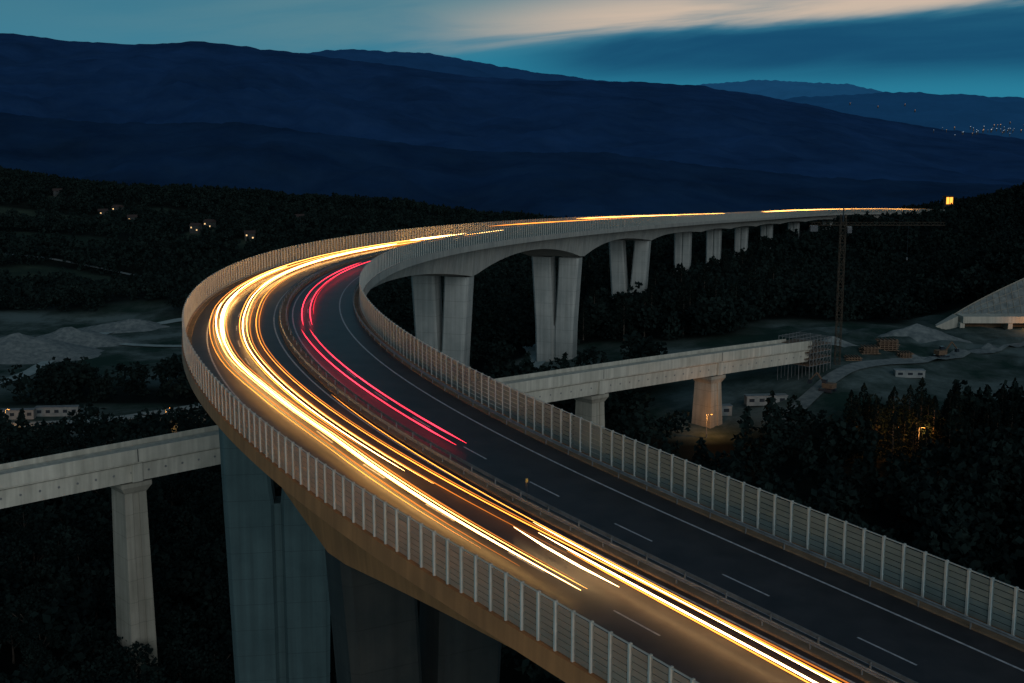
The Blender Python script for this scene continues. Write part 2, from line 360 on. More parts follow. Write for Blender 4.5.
def guardrail(o,label,side):
    r=empty('guardrail',(0,0,0),label,'guardrail','steel guardrails on the viaduct deck')
    b=MB(); b.sweep(list(np.arange(-50,SEND,4)),lambda s:[(o,.52),(o+.05*side,.57),(o,.66),(o+.05*side,.75),(o,.83),(o-.03*side,.83),(o-.03*side,.52)]); b.build('rail_beam',M['steel'],r)
    pm=MB(); pm.box((0,0,.22),(.1,.08,.76)); me=pm.mesh('post',M['steel']); far=MB()
    for i,s in enumerate(np.arange(0,SEND,4)):
        x,y,z=F(s,o-.1*side,.14)
        if i<100:
            q=link('post',me,r); q.location=(x,y,z); q.rotation_euler.z=-fr(s)[3]
        else: far.dbox(s,s+.1,o-.14*side,o-.04*side,.0,.7)
    tag(far.build('post',M['steel'],r),kind='stuff')
guardrail(.5,'steel guardrail on the orange-lit side of the central kerb',-1)
guardrail(1.5,'steel guardrail on the dark red-trail side of the central kerb',1)
guardrail(11.5,'low steel guardrail in front of the inner wind barrier beside the dark carriageway',-1)
x,y,z=F(52,2.0,0); r=empty('marker_post',(x,y,z),'small upright marker post beside the central guardrail on the dark carriageway','post')
b=MB(); b.taper([(x,y,z),(x,y,z+1.7)],[.13,.09]); b.box((x,y,z+.05),(.5,.5,.1)); b.build('pole',M['dark'],r)
b=MB(); b.box((x,y-.02,z+1.62),(.2,.24,.3)); b.build('reflector',M['reflector'],r)
def barrier(sg,label,ms,mp):
    r=empty('wind_barrier',(0,0,0),label,'barrier')
    o=sg*12.62; farp=MB(); fars=MB(); bay=1.7
    for i,s in enumerate(np.arange(0,SEND,bay)):
        pb=farp if i>=100 else MB(); sb=fars if i>=100 else MB()
        pb.dbox(s-.075,s+.075,o-.12,o+.12,.25,HB+.1)
        n=7; hgt=(HB-.4)/n; gap=.22 if sg<0 else .14
        for k in range(n):
            z0=.36+k*hgt
            sb.dbox(s+gap,s+bay-gap,o-.05,o-.01,z0,z0+hgt*.86)
        if i<100:
            pb.build('post',mp,r); sb.build('slat_panel',ms,r)
    tag(farp.build('post',mp,r),kind='stuff'); tag(fars.build('slat_panel',ms,r),kind='stuff')
    t=MB(); t.sweep(list(np.arange(0,SEND,4)),lambda s:[(o-.06,HB),(o+.06,HB),(o+.06,HB+.05),(o-.06,HB+.05)]); t.build('top_rail',mp,r)
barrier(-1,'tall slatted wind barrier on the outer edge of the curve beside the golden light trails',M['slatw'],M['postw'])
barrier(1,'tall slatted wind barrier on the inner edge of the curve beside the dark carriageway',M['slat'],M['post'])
# ------------------------------------------------------------------ light trails
def trail(pts,r,z,mat,label,cat,group,name='light_trail'):
    pts=np.array(pts,float); q=np.linspace(pts[0,0],pts[-1,0],max(4,int((pts[-1,0]-pts[0,0])/4.5)))
    ph=random.random()*9
    def prof(s):
        t=(s-pts[0,0])/(pts[-1,0]-pts[0,0]); e=min(1,min(t,1-t)*14+.12)
        o=np.interp(s,pts[:,0],pts[:,1])+.08*math.sin(s*.025+ph); rr=r*e*(1+.15*math.sin(s*.04+ph))
        return [(o+rr*math.cos(a),z+rr*.8*math.sin(a)) for a in [k*math.pi*2/5 for k in range(5)]]
    b=MB(); b.sweep(list(q),prof); return tag(b.build(name,mat,smooth=True),label,cat,group)
E={'w':emis('white hot headlight streak',(1,.55,.17),17),'y':emis('yellow headlight streak',(1,.42,.08),9),'o':emis('orange headlight streak',(1,.30,.035),4.2),'d':emis('dim amber streak',(1,.27,.03),.9),
   'r':emis('red tail light streak',(1,.03,.06),3.6),'rd':emis('dim red tail light streak',(1,.01,.03),1.1)}
E['f']=emis('foreground headlight streak',(1,.62,.27),13)
def bundle(ctrl,items,label,group):
    c0=[c[0] for c in ctrl]; c1=[c[1] for c in ctrl]
    for do,r,z,m,s0,s1 in items:
        trail([(s,np.interp(s,c0,c1)+do) for s in np.linspace(s0,s1,40)],r,z,E[m],label,'light trail',group)
CO=[(34,-6.3),(50,-6.2),(75,-5.6),(95,-6.3),(112,-7.4),(155,-8.2),(215,-8.4),(360,-8.2)]
bundle(CO,[(0,.09,.7,'w',34,210),(.5,.045,.65,'y',34,260),(-.45,.05,.85,'y',45,340),(.9,.07,.5,'d',36,350),(-.9,.07,.5,'d',40,350),(.2,.19,.7,'w',126,170),(-.5,.08,1.0,'w',120,156),(-1.4,.025,.6,'o',44,330)],'golden headlight streak among the bundle on the outer lane of the curve','headlight streaks on the outer lane')
DO=[(-40,-3.6),(40,-3.8),(80,-4.3),(120,-4.9),(150,-4.6),(185,-5.2),(275,-6.2),(360,-6.5)]
bundle(DO,[(0,.055,.7,'w',62,180),(0,.18,.7,'w',170,272),(.5,.045,.6,'y',58,290),(-.4,.045,.8,'o',70,300),(1.0,.06,.45,'d',40,330),(1.9,.04,.5,'o',-30,200),(2.3,.06,.5,'d',-30,340)],'warm headlight streak among the bundle nearer the central kerb','headlight streaks on the inner lane')
for i,(o,s0,s1,m,r,lb) in enumerate([(-2.9,-30,44,'f',.08,'long white headlight streak leaving the foot of the picture nearest the central kerb'),(-2.0,-35,46,'f',.045,'thin white headlight streak right beside the central kerb in the foreground'),(-3.9,33,46,'f',.08,'short white headlight streak between the long ones in the foreground'),(-1.2,-30,90,'o',.03,'thin orange streak grazing the central kerb in the foreground'),(-3.4,-30,40,'o',.045,'amber streak left of the long white one in the foreground')]):
    trail([(s0,o-2.2 if s0<0 else o),((s0+s1)/2,o-(.5 if s0<0 else 0)),(s1,o+.5)],r,.65,E[m],lb,'light trail','foreground headlight streaks')
for s0,s1,o,r,z,m,lb in [(284,352,-8,.22,.9,'w','bright yellow headlight streak just past the bend on the far leg'),(290,345,-6.6,.10,.8,'y','second yellow headlight streak just past the bend on the far leg'),(345,850,-10.9,.15,2.3,'o','long thin amber streak along the middle of the far straight deck'),(430,760,-11.3,.18,3.0,'y','upper amber streak along the far straight deck'),(880,1190,-11.2,.30,2.8,'y','thin amber streak at the far right end of the deck')]:
    trail([(s0,o),((s0+s1)/2,o+.1),(s1,o)],r,z,E[m],lb,'light trail','headlight streaks on the far leg')
for o,r,m,lb in [(3.0,.085,'r','left one of the two long red tail light streaks on the dark carriageway'),(4.05,.085,'r','right one of the two long red tail light streaks on the dark carriageway')]:
    trail([(66,o),(90,o),(128,o-.1)],r,.8,E[m],lb,'light trail','long red tail light streaks')
for i,(o0,o1,s0,s1,lb) in enumerate([(3.3,5.6,131,215,'left red tail light streak curling round the bend'),(4.5,6.9,131,222,'right red tail light streak curling round the bend'),(5.4,6.3,140,190,'middle faint red tail light streak on the bend')]):
    trail([(s0,o0),((s0+s1)/2,(o0+o1)/2),(s1,o1)],.08 if i<2 else .05,.8,E['r' if i<2 else 'rd'],lb,'light trail','red tail light streaks on the bend')
# ------------------------------------------------------------------ rail viaduct
def RL(t,o=0,z=0):
    d=Vector((161.5,142,0)).normalized(); L=215.0; p=Vector((-82,205,0))+d*t; n=Vector((d.y,-d.x,0))
    zz_=-57.6+1.2*min(1,max(0,(t+20)/110))-4.0*max(0,t/L)**2
    return (p.x+n.x*o,p.y+n.y*o,zz_+ZC+z)
rv=empty('rail_viaduct',(0,0,0),'straight pale concrete box girder viaduct passing low beneath the curved road','viaduct')
def rsweep(ts,prof):
    b=MB(); n=None
    for t in ts:
        pr=prof(t); n=len(pr)
        for o,z in pr: b.v.append(RL(t,o,z))
    for k in range(len(ts)-1):
        for i in range(n):
            j=(i+1)%n; b.f.append((k*n+i,k*n+j,(k+1)*n+j,(k+1)*n+i))
    b.f.append(tuple(range(n-1,-1,-1))); b.f.append(tuple(range((len(ts)-1)*n,len(ts)*n)))
    return b
ts=list(np.arange(-70,216,4))
rsweep(ts,lambda t:[(-4.2,-.3),(4.2,-.3),(4.2,-1.3),(3.6,-1.6),(3.3,-4.7),(-3.3,-4.7),(-3.6,-1.6),(-4.2,-1.3)]).build('box_girder',M['rail'],rv)
for sg in (-1,1):
    tp_=1.25 if sg>0 else .6
    rsweep(ts,lambda t:[(sg*4.203,tp_),(sg*4.45,tp_),(sg*4.45,-1.0),(sg*4.203,-1.0)]).build('parapet',M['rail'],rv)
holes=MB()
for t in np.arange(-68,214,3.2):
    a=Vector(RL(t,3.50,-3.0)); b_=Vector(RL(t,3.36,-3.0)); holes.bar(b_,a,.36,8)
tag(holes.build('drain_hole',M['steel'],rv),kind='stuff')
RPIER=(19.3,133.5,176,76)
for t in RPIER:
    x,y,z=RL(t,0,-4.7); gr=gz(x,y); pr=bpy.data.objects.new('pier',None); C.objects.link(pr); pr.parent=rv
    rz=math.atan2(142,161.5); cr,sr=math.cos(rz),math.sin(rz)
    b=MB()
    def q(a,bb,zz): return (x+a*cr+bb*sr,y+a*sr-bb*cr,zz)
    def rg(w,l,zz): return [q(-w,-l,zz),(q(-w*.3,-l,zz)),q(-w*.3,-l+.25,zz),q(w*.3,-l+.25,zz),q(w*.3,-l,zz),q(w,-l,zz),q(w,l,zz),q(w*.3,l,zz),q(w*.3,l-.25,zz),q(-w*.3,l-.25,zz),q(-w*.3,l,zz),q(-w,l,zz)]
    b.v=rg(2.0,2.7,z-2.2)+rg(2.5,3.2,gr-2)
    b.f=[(i,(i+1)%12,12+(i+1)%12,12+i) for i in range(12)]+[tuple(range(11,-1,-1))]
    b.build('shaft',M['railpier'],pr)
    cp=MB(); cp.hexa([q(-2.05,-2.75,z-2.2),q(2.05,-2.75,z-2.2),q(2.05,2.75,z-2.2),q(-2.05,2.75,z-2.2),q(-2.8,-3.4,z-1),q(2.8,-3.4,z-1),q(2.8,3.4,z-1),q(-2.8,3.4,z-1)]); cp.hexa([q(-2.8,-3.4,z-.998),q(2.8,-3.4,z-.998),q(2.8,3.4,z-.998),q(-2.8,3.4,z-.998),q(-2.8,-3.4,z-.25),q(2.8,-3.4,z-.25),q(2.8,3.4,z-.25),q(-2.8,3.4,z-.25)]); cp.build('cap',M['railpier'],pr)
    bl=MB()
    for i in (-1.7,1.7):
        for j in (-2.3,2.3): bl.box((q(i,j,0)[0],q(i,j,0)[1],z-.12),(.9,.9,.26),rz)
    bl.build('bearing',M['dark'],pr)
    jt=MB(); jt.hexa([RL(t-.9,3.2,-4.65),RL(t+.9,3.2,-4.65),RL(t+.9,4.0,-4.65),RL(t-.9,4.0,-4.65),RL(t-.9,3.2,-1.45),RL(t+.9,3.2,-1.45),RL(t+.9,4.1,-1.45),RL(t-.9,4.1,-1.45)]); jt.build('diaphragm',M['rail'],rv)
    gp_=MB(); gp_.hexa([RL(t-.08,4.452,-1.0),RL(t+.08,4.452,-1.0),RL(t+.08,4.47,-1.0),RL(t-.08,4.47,-1.0),RL(t-.08,4.452,1.25),RL(t+.08,4.452,1.25),RL(t+.08,4.47,1.25),RL(t-.08,4.47,1.25)]); gp_.build('expansion_joint',M['dark'],pr)
# ------------------------------------------------------------------ crane
cx,cy,_=at(838,340,352); cz=gz(cx,cy)
cr_=empty('tower_crane',(0,0,0),'tall thin lattice tower crane standing beside the end of the rail viaduct','crane')
ztop=ZC-25.5; w=.7
tw=MB()
for a in (-1,1):
    for b in (-1,1): tw.bar((cx+a*w,cy+b*w,cz),(cx+a*w,cy+b*w,ztop),.15)
z=cz; fl=1
while z<ztop-2:
    for (a,b,c2,d2) in ((-1,-1,1,-1),(1,-1,1,1),(1,1,-1,1),(-1,1,-1,-1)):
        if fl>0: tw.bar((cx+a*w,cy+b*w,z),(cx+c2*w,cy+d2*w,z+2),.09)
        else: tw.bar((cx+c2*w,cy+d2*w,z),(cx+a*w,cy+b*w,z+2),.09)
        tw.bar((cx+a*w,cy+b*w,z),(cx+c2*w,cy+d2*w,z),.08)
    z+=2; fl=-fl
tw.build('mast',M['crane'],cr_)
jb=MB(); zj=ZC-28.5
def jib(x0,x1,h):
    n=int(abs(x1-x0)/1.6); 
    for yo in (-.5,.5): jb.bar((x0,cy+yo,zj),(x1,cy+yo,zj),.07)
    jb.bar((x0,cy,zj+h),(x1,cy,zj+h),.07)
    for i in range(n):
        a=x0+(x1-x0)*i/n; b=x0+(x1-x0)*(i+1)/n; m_=(a+b)/2
        for yo in (-.5,.5): jb.bar((a,cy+yo,zj),(m_,cy,zj+h),.04); jb.bar((m_,cy,zj+h),(b,cy+yo,zj),.04)
jib(cx-9,cx+28,.8); jb.build('jib',M['crane'],cr_)
cb=MB(); cb.box((cx-8,cy,zj-.9),(2,1.3,1.6)); cb.build('counterweight',M['dark'],cr_)
cb=MB(); cb.box((cx+1.5,cy-1,zj-1.2),(1.2,1.2,1.7)); cb.build('cab',M['dark'],cr_)
cb=MB(); cb.bar((cx+18,cy,zj),(cx+18,cy,zj-9),.05); cb.box((cx+18,cy,zj-9.3),(.4,.4,.7)); cb.build('hoist_cable',M['dark'],cr_)
cb=MB(); cb.bar((cx,cy,ztop+2),(cx+17,cy,zj+1),.05); cb.bar((cx,cy,ztop+2),(cx-8,cy,zj+1),.05); cb.bar((cx,cy,ztop-2),(cx,cy,ztop+2),.3); cb.build('tie_bar',M['dark'],cr_)
# ------------------------------------------------------------------ building site
r=empty('scaffold',(0,0,0),'dark scaffold cage around the unfinished end of the rail viaduct','scaffold'); b=MB(); pl=MB()
for i in range(7):
    for j in range(4):
        p=RL(212+i*1.6,-5.2+j*3.5,0); b.bar((p[0],p[1],gz(p[0],p[1])-.5),(p[0],p[1],ZC-58.6),.14)
for k in range(5):
    z_=ZC-66+k*1.8
    for j in range(4):
        p=RL(212,-5.2+j*3.5,0);q_=RL(221.6,-5.2+j*3.5,0); b.bar((p[0],p[1],z_),(q_[0],q_[1],z_),.12)
    for i in range(7):
        p=RL(212+i*1.6,-5.2,0);q_=RL(212+i*1.6,5.3,0); b.bar((p[0],p[1],z_),(q_[0],q_[1],z_),.12)
        if i<6 and k<4: 
            p=RL(212+i*1.6,5.3,0);q_=RL(213.6+i*1.6,5.3,0); b.bar((p[0],p[1],z_),(q_[0],q_[1],z_+1.8),.08)
b.build('frame_tube',M['steel'],r)
for k in (0,1,2,3):
    z_=ZC-66+k*1.8; c_=RL(216.8,0,0); pl.box((c_[0],c_[1],z_+.12),(9.6,10.4,.1),math.atan2(142,161.5))
pl.build('work_deck',M['timber'],r)
def cabin(px,Y,w,d,h,label,mat='white',rz=.1):
    x=(px-512)/FP*Y*1.03; z=gz(x,Y); r=empty('site_cabin',(x,Y,z),label,'cabin')
    b=MB(); b.box((x,Y,z+h/2),(w,d,h),rz); b.build('wall',M[mat],r)
    b=MB(); b.box((x,Y,z+h+.08),(w+.3,d+.3,.16),rz); b.build('roof',M['steel'],r)
    n=max(1,int(w/2.5)); c_,s2=math.cos(rz),math.sin(rz)
    for i in range(n):
        a=-w/2+w*(i+.5)/n; b=MB(); b.box((x+a*c_+ (d/2+.02)*s2,Y+a*s2-(d/2+.02)*c_,z+h*.58),(w/n*.5,.05,h*.35),rz); b.build('window',M['dark'],r)
cabin(764,332,11,2.6,2.5,'long white site cabin beside the pier nearest the crane')
cabin(724,328,3,2.6,2.5,'small pale site cabin left of the long one')
cabin(905,345,8,2.6,1.9,'low pale cabin in front of the dark conifers',rz=-.05)
cabin(20,412,11,3,3,'white flat cabin on the valley yard at the far left')
cabin(60,418,14,3,3,'longer white cabin on the valley yard right of the first')
def stack(px,Y,w,h,label,mat='timber'):
    x=(px-512)/FP*Y*1.02; z=gz(x,Y); b=MB(); n=int(h/.28)
    for k_ in range(n):
        for j in range(5):
            if k_%2==0: b.box((x+random.uniform(-.3,.3),Y-1.6+j*.8,z+.14+k_*.28),(w+random.uniform(-1.5,.8),.55,.22),random.uniform(-.04,.04))
            else: b.box((x-w/2+w*(j+.5)/5,Y,z+.14+k_*.28),(.25,4,.24))
    tag(b.build('timber_stack',M[mat]),label,'stack','stacked formwork on the building site')
stack(868,368,5,2.4,'left stack of brown formwork timber on the gravel yard'); stack(885,376,6,3.6,'tallest stack of brown formwork timber on the gravel yard'); stack(903,366,4,1.8,'right small stack of formwork timber on the gravel yard'); stack(852,358,4,1.4,'small timber stack beside the crane foot')
def machine(px,Y,label,rz):
    x=(px-512)/FP*Y*1.02; z=gz(x,Y); r=empty('excavator',(x,Y,z),label,'excavator'); c_,s2=math.cos(rz),math.sin(rz)
    def q(a,b_,c3): return (x+a*c_-b_*s2,Y+a*s2+b_*c_,z+c3)
    for sd in (-1.1,1.1): b=MB(); b.box(q(0,sd,.45),(3.8,.6,.9),rz); b.build('track',M['dark'],r)
    b=MB(); b.box(q(-.4,0,1.7),(3,2.4,1.3),rz); b.build('body',M['timber'],r)
    b=MB(); b.box(q(.6,.6,2.6),(1.2,1.0,1.5),rz); b.build('cab',M['dark'],r)
    b=MB(); b.bar(q(1,-.3,1.8),q(3.4,-.3,4.6),.4); b.bar(q(3.4,-.3,4.6),q(5.4,-.3,2.4),.3); b.build('boom',M['timber'],r)
    b=MB(); b.hexa([q(5,-.8,1.4),q(6,-.8,1.5),q(6,.2,1.5),q(5,.2,1.4),q(4.9,-.8,2.5),q(5.8,-.8,2.5),q(5.8,.2,2.5),q(4.9,.2,2.5)]); b.build('bucket',M['dark'],r)
machine(940,372,'small excavator with a raised boom on the gravel yard below the portal',.4)
machine(828,330,'small excavator on the gravel in front of the scaffold cage',2.4)
def heap(px,Y,r,h,label):
    x=(px-512)/FP*Y; z=gz(x,Y); b=MB(); n=40; R=14; 
    for k_ in range(R+1):
        t=k_/R
        for i in range(n):
            a=2*math.pi*i/n; ca_,sa_=math.cos(a),math.sin(a); rr=r*t*(1+.3*noise.noise(Vector((ca_*1.5,sa_*1.5,px)))); hz_=h*(1-t)**1.25+1.6*(1-t)*noise.noise(Vector((rr*ca_*.2,rr*sa_*.2,px)))+.4*noise.noise(Vector((rr*ca_*.8,rr*sa_*.8,px)))-(1.3*t)
            b.v.append((x+rr*ca_*1.7,Y+rr*sa_,z+hz_))
    for k_ in range(R):
        for i in range(n): j=(i+1)%n; b.f.append((k_*n+i,k_*n+j,(k_+1)*n+j,(k_+1)*n+i))
    tag(b.build('gravel_heap',M['gravelheap'],smooth=True),label,'heap')
heap(12,530,24,9,'largest grey gravel heap in the quarry at the far left'); heap(66,556,20,7,'medium gravel heap in the quarry right of the largest'); heap(128,590,18,4,'low flat gravel heap near the right end of the quarry'); heap(838,380,7,3,'small gravel heap behind the crane foot'); heap(922,404,12,5,'gravel heap beside the tunnel portal')
Y=425; r=empty('tunnel_portal',(0,0,0),'pale concrete tunnel portal with a gridded retaining slope above it','tunnel portal')
xb=(985-512)/FP*Y; zb=gz(xb,Y)
n=30; b=MB(); X0=(948-512)/FP*Y; X1=(1150-512)/FP*Y
def crest(t): return 0.6+17.0*min(1,t*1.9)**.8*(1-.12*max(0,t-.5))
for i in range(n+1):
    t=i/n; x=X0+(X1-X0)*t; hh_=crest(t)
    for k_ in range(9): u=k_/8; b.v.append((x,Y+4+hh_*u*.6,zb-1+hh_*u+(0.15 if (i+k_)%2 else 0)))
for i in range(n):
    for k_ in range(8): a=i*9+k_; b.f.append((a,a+9,a+10,a+1))
b.build('retaining_slope',M['gravelheap'],r)
g_=MB()
for i in range(0,n+1):
    t=i/n; x=X0+(X1-X0)*t; hh_=crest(t); g_.bar((x,Y+3.8,zb-1),(x,Y+3.8+hh_*.6,zb-1+hh_),.14)
for u in (.17,.33,.5,.67,.83,1):
    for i in range(n):
        t=i/n;t2=(i+1)/n; g_.bar((X0+(X1-X0)*t,Y+3.8+crest(t)*u*.6,zb-1+crest(t)*u),(X0+(X1-X0)*t2,Y+3.8+crest(t2)*u*.6,zb-1+crest(t2)*u),.14 if u<1 else .4)
g_.build('concrete_grid',M['railpier'],r)
c_=MB(); xc=(1003-512)/FP*Y
c_.box((xc+8,Y-1,zb+3.6),(42,7,2.2)); c_.box((xc-13,Y-1,zb+1.2),(1.5,6,2.6)); c_.box((xc+3,Y-1,zb+1.2),(1.5,6,2.6)); c_.box((xc+18,Y-1,zb+1.2),(1.5,6,2.6)); c_.build('portal_frame',M['rail'],r)
c_=MB(); c_.hexa([(X0-2,Y+1,zb-1),(xc-13.9,Y-2,zb-1),(xc-13.9,Y+3,zb-1),(X0-2,Y+3,zb-1),(X0-2,Y+1,zb+.5),(xc-13.9,Y-2,zb+4.5),(xc-13.9,Y+3,zb+4.5),(X0-2,Y+3,zb+.5)]); c_.build('wing_wall',M['rail'],r)
o_=MB(); o_.box((xc+6,Y+2.2,zb+1.2),(34,.3,2.4)); o_.build('back_wall',M['median'],r)
def lamp(x,y,h,label,group,power,col=(1,.38,.08),rad=.14):
    z=gz(x,y)
    r=empty('street_lamp',(x,y,z),label,'lamp',group)
    b=MB(); b.taper([(x,y,z),(x,y,z+h)],[.12,.07]); b.bar((x,y,z+h),(x+1.0,y,z+h+.1),.09); b.build('pole',M['steel'],r)
    b=MB(); b.box((x+1.2,y,z+h),(rad*2,rad*1.2,rad*.8)); b.build('lamp_head',M['warmlamp'],r)
    L=bpy.data.lights.new('lamp_light','POINT'); L.energy=power; L.color=col; L.shadow_soft_size=.15
    o=bpy.data.objects.new('lamp_light',L); C.objects.link(o); o.parent=r; o.location=(1.2,-.5,h-.6)
LAMPS=[(868,291,5,'sodium lamp glowing at the left end of the conifer row',1500),(892,292,5,'sodium lamp glowing in the middle of the conifer row',2200),(918,291,5,'sodium lamp glowing at the right part of the conifer row',1500),(706,311,6,'sodium lamp at the foot of the rail pier beside the long cabin',1300),(168,400,6,'sodium lamp at the right end of the valley yard',2600),(8,398,6,'sodium lamp at the far left of the valley yard',900),(1018,416,3,'sodium lamp inside the tunnel portal canopy',500)]
for px,Y,h_,lb,pw in LAMPS: lamp((px-512)/FP*Y*1.03,Y,h_,lb,'sodium lamps in the valley',pw)
gx,gy,gzz=at(948,201,1110); zb=gz(gx,gy)
r=empty('gatehouse',(gx,gy,zb),'small tower building glowing orange at the far right end of the deck','building')
b=MB(); b.box((gx,gy,(zb+gzz+4)/2),(6.5,6,gzz+4-zb),.1); b.build('wall',M['plaster'],r); b=MB(); b.box((gx,gy,gzz+4.2),(7.5,7,.5),.1); b.build('roof',M['roof'],r)
for a in (-1.5,1.5):
    b=MB(); b.box((gx+a+.3,gy-3.2,gzz+.5),(2.5,.3,5.8),.1); b.build('window',M['warmlamp'],r)
def house(px,Y,s,label,lit=1,grp='houses on the dark left hillside'):
    x=(px-512)/FP*Y; z=gz(x,Y); rz=random.uniform(-.5,.5); c_,s2=math.cos(rz),math.sin(rz)
    r=empty('house',(x,Y,z),label,'house',grp); w,d,h=9*s,8*s,5.5*s; z0=z+1
    def q(a,b_,c3): return (x+a*c_-b_*s2,Y+a*s2+b_*c_,z0+c3)
    b=MB(); b.box((x,Y,z0+h/2-1),(w,d,h+2),rz); b.build('wall',M['plaster'],r)
    b=MB(); b.v=[q(-w/2-.4,-d/2-.4,h),q(w/2+.4,-d/2-.4,h),q(w/2+.4,d/2+.4,h),q(-w/2-.4,d/2+.4,h),q(-w/2-.4,0,h+2.4*s),q(w/2+.4,0,h+2.4*s)]; b.f=[(0,1,5,4),(2,3,4,5),(0,4,3),(1,2,5),(3,2,1,0)]; b.build('roof',M['roof'],r)
    for i,a in enumerate((-.3,0,.3)):
        for j,zz2 in enumerate((.3,.7)):
            b=MB(); p=q(a*w,-d/2-.05,zz2*h); b.box(p,(1.2*s,.12,1.2*s),rz); b.build('window',M['window' if (lit and (i+2*j)==2) else 'dark'],r)
for px,Y,lb in HOUSES: house(px,Y,.85,lb,lit=(px not in (60,300)),grp=None if px>900 else 'houses on the dark left hillside')
for i in range(46):
    px=random.gauss(992,26); py=random.gauss(129,2.2)+ (1-px/1024)*10
    if px>1060: continue
    X,Y,Z=at(px,py,5300); o=MB(); R_=random.uniform(.7,1.5)
    o.box((X,Y,Z-6),(R_*2.5,R_*2,12)); 
    t=empty('town_building',(X,Y,Z-12),'tiny lit building of the distant town on the right-hand ridge','building','buildings of the distant town')
    o.build('wall',M['plaster'],t); w_=MB(); w_.box((X,Y-R_-.2-.5,Z),(R_*2,.5,R_*1.5)); w_.build('window',M['town' if i%3 else 'townw'],t)
for i,(px,py) in enumerate([(905,104),(850,103),(915,110),(878,106),(1010,122)]):
    X,Y,Z=at(px,py,6900); t=empty('town_building',(X,Y,Z-12),'tiny lit farm high on the far right ridge','building','farms on the far right ridge')
    o=MB(); o.box((X,Y,Z-6),(5,6,12)); o.build('wall',M['plaster'],t); w_=MB(); w_.box((X,Y-3.6,Z),(2.4,.5,2)); w_.build('window',M['townw'],t)
def strip(pts,w,mat,name='path'):
    P_=[Vector((p[0],p[1],0)) for p in pts]; fine=[]
    for a,b in zip(P_[:-1],P_[1:]):
        n=max(2,int((b-a).length/4))
        for k_ in range(n): fine.append(a.lerp(b,k_/n))
    fine.append(P_[-1])
    for _ in range(12): fine=[fine[0]]+[(fine[i-1]+fine[i]*2+fine[i+1])/4 for i in range(1,len(fine)-1)]+[fine[-1]]
    b=MB()
    for i,p in enumerate(fine):
        d=(fine[min(i+1,len(fine)-1)]-fine[max(i-1,0)]).normalized(); n_=Vector((-d.y,d.x,0)); ww=w*(1+.25*noise.noise(Vector((i*.3,w,0))))
        for s2 in (-1,-.33,.33,1):
            q_=p+n_*ww/2*s2; b.v.append((q_.x,q_.y,gz(q_.x,q_.y)+.45))
    for i in range(len(fine)-1):
        for k_ in range(3): a=i*4+k_; b.f.append((a,a+1,a+5,a+4))
    tag(b.build(name,mat),kind='structure')
def gp(px,Y): return ((px-512)/FP*Y,Y)
strip([gp(-60,450),gp(10,478),gp(45,520),gp(75,560),gp(120,590),gp(190,600),gp(260,610)],6,M['track'])
strip([gp(75,560),gp(130,545),gp(185,540)],4,M['track'])
strip([gp(-60,396),gp(40,404),gp(120,412),gp(190,425),gp(260,450)],8,M['track'])
strip([gp(500,372),gp(520,388),gp(545,410),gp(530,440)],6,M['track'])
strip([gp(790,316),gp(830,334),gp(860,352),gp(930,364),gp(1024,396),gp(1100,410)],5,M['gravelheap'])
strip([gp(-120,880),gp(40,850),gp(110,845),gp(180,790),gp(260,770)],4,M['gravelheap'])
# ------------------------------------------------------------------ trees
def leafcloud(n,size,shape,seed):
    g_=np.random.default_rng(seed); pts=[]
    if shape=='broad':
        cl=g_.normal(size=(11,3)); cl/=np.linalg.norm(cl,axis=1)[:,None]; cl*=g_.uniform(.35,.8,(11,1)); cl[:,2]=cl[:,2]*.75
        k_=g_.integers(0,11,n); d=g_.normal(size=(n,3)); d/=np.linalg.norm(d,axis=1)[:,None]
        p=cl[k_]+d*g_.uniform(.55,1,(n,1))*g_.uniform(.28,.46,(11,))[k_][:,None]
        p=p*np.array([.5,.5,.42])+np.array([0,0,.62])
    else:
        h=g_.uniform(0,1,n)**1.4; a=g_.uniform(0,2*np.pi,n); rr=(1-h)**.8*.27*(.45+.55*g_.uniform(0,1,n)**.5)*(1+.25*np.sin(h*38))
        p=np.stack([rr*np.cos(a),rr*np.sin(a),.2+h*.8-rr*.25],-1)
    u=g_.normal(size=(n,3)); u/=np.linalg.norm(u,axis=1)[:,None]; w_=np.cross(u,g_.normal(size=(n,3))); w_/=np.linalg.norm(w_,axis=1)[:,None]
    sz=size*g_.uniform(.6,1.3,(n,1)); u=u*sz; w_=w_*sz*.7
    V=np.stack([p-u,p-w_,p+u,p+w_],1).reshape(-1,3); Q=np.arange(4*n).reshape(n,4); return V,Q
def trunk_mesh(conifer):
    b=MB()
    if conifer: b.taper([(0,0,-.05),(0,0,.5),(.005,0,.95)],[.02,.012,.002])
    else:
        b.taper([(0,0,-.05),(.01,0,.2),(0,.01,.45),(.02,0,.75)],[.03,.022,.016,.004])
        for a in (0,2.1,4.0,5.2): b.bar((0,0,.3+.03*a),(.24*math.cos(a),.24*math.sin(a),.55+.03*a),.014,5)
    return b.mesh('trunk',M['bark'])
CR=[npmesh('crown',*leafcloud(1300,.03,'broad',i),M['leaf']) for i in range(4)]
CN=[npmesh('crown',*leafcloud(1000,.022,'con',i+9),M['needle']) for i in range(3)]
TB,TCn=trunk_mesh(False),trunk_mesh(True)
TREES=[]
def tree(x,y,h,con,label,group,name):
    z=gz(x,y); r=empty(name,(x,y,z),label,'tree',group); r.scale=(h,h,h); r.rotation_euler.z=random.uniform(0,6.28)
    for nm,me in (('trunk',TCn if con else TB),('crown',random.choice(CN if con else CR))):
        o=bpy.data.objects.new(nm,me); C.objects.link(o); o.parent=r
    TREES.append((x,y))
cnt=0
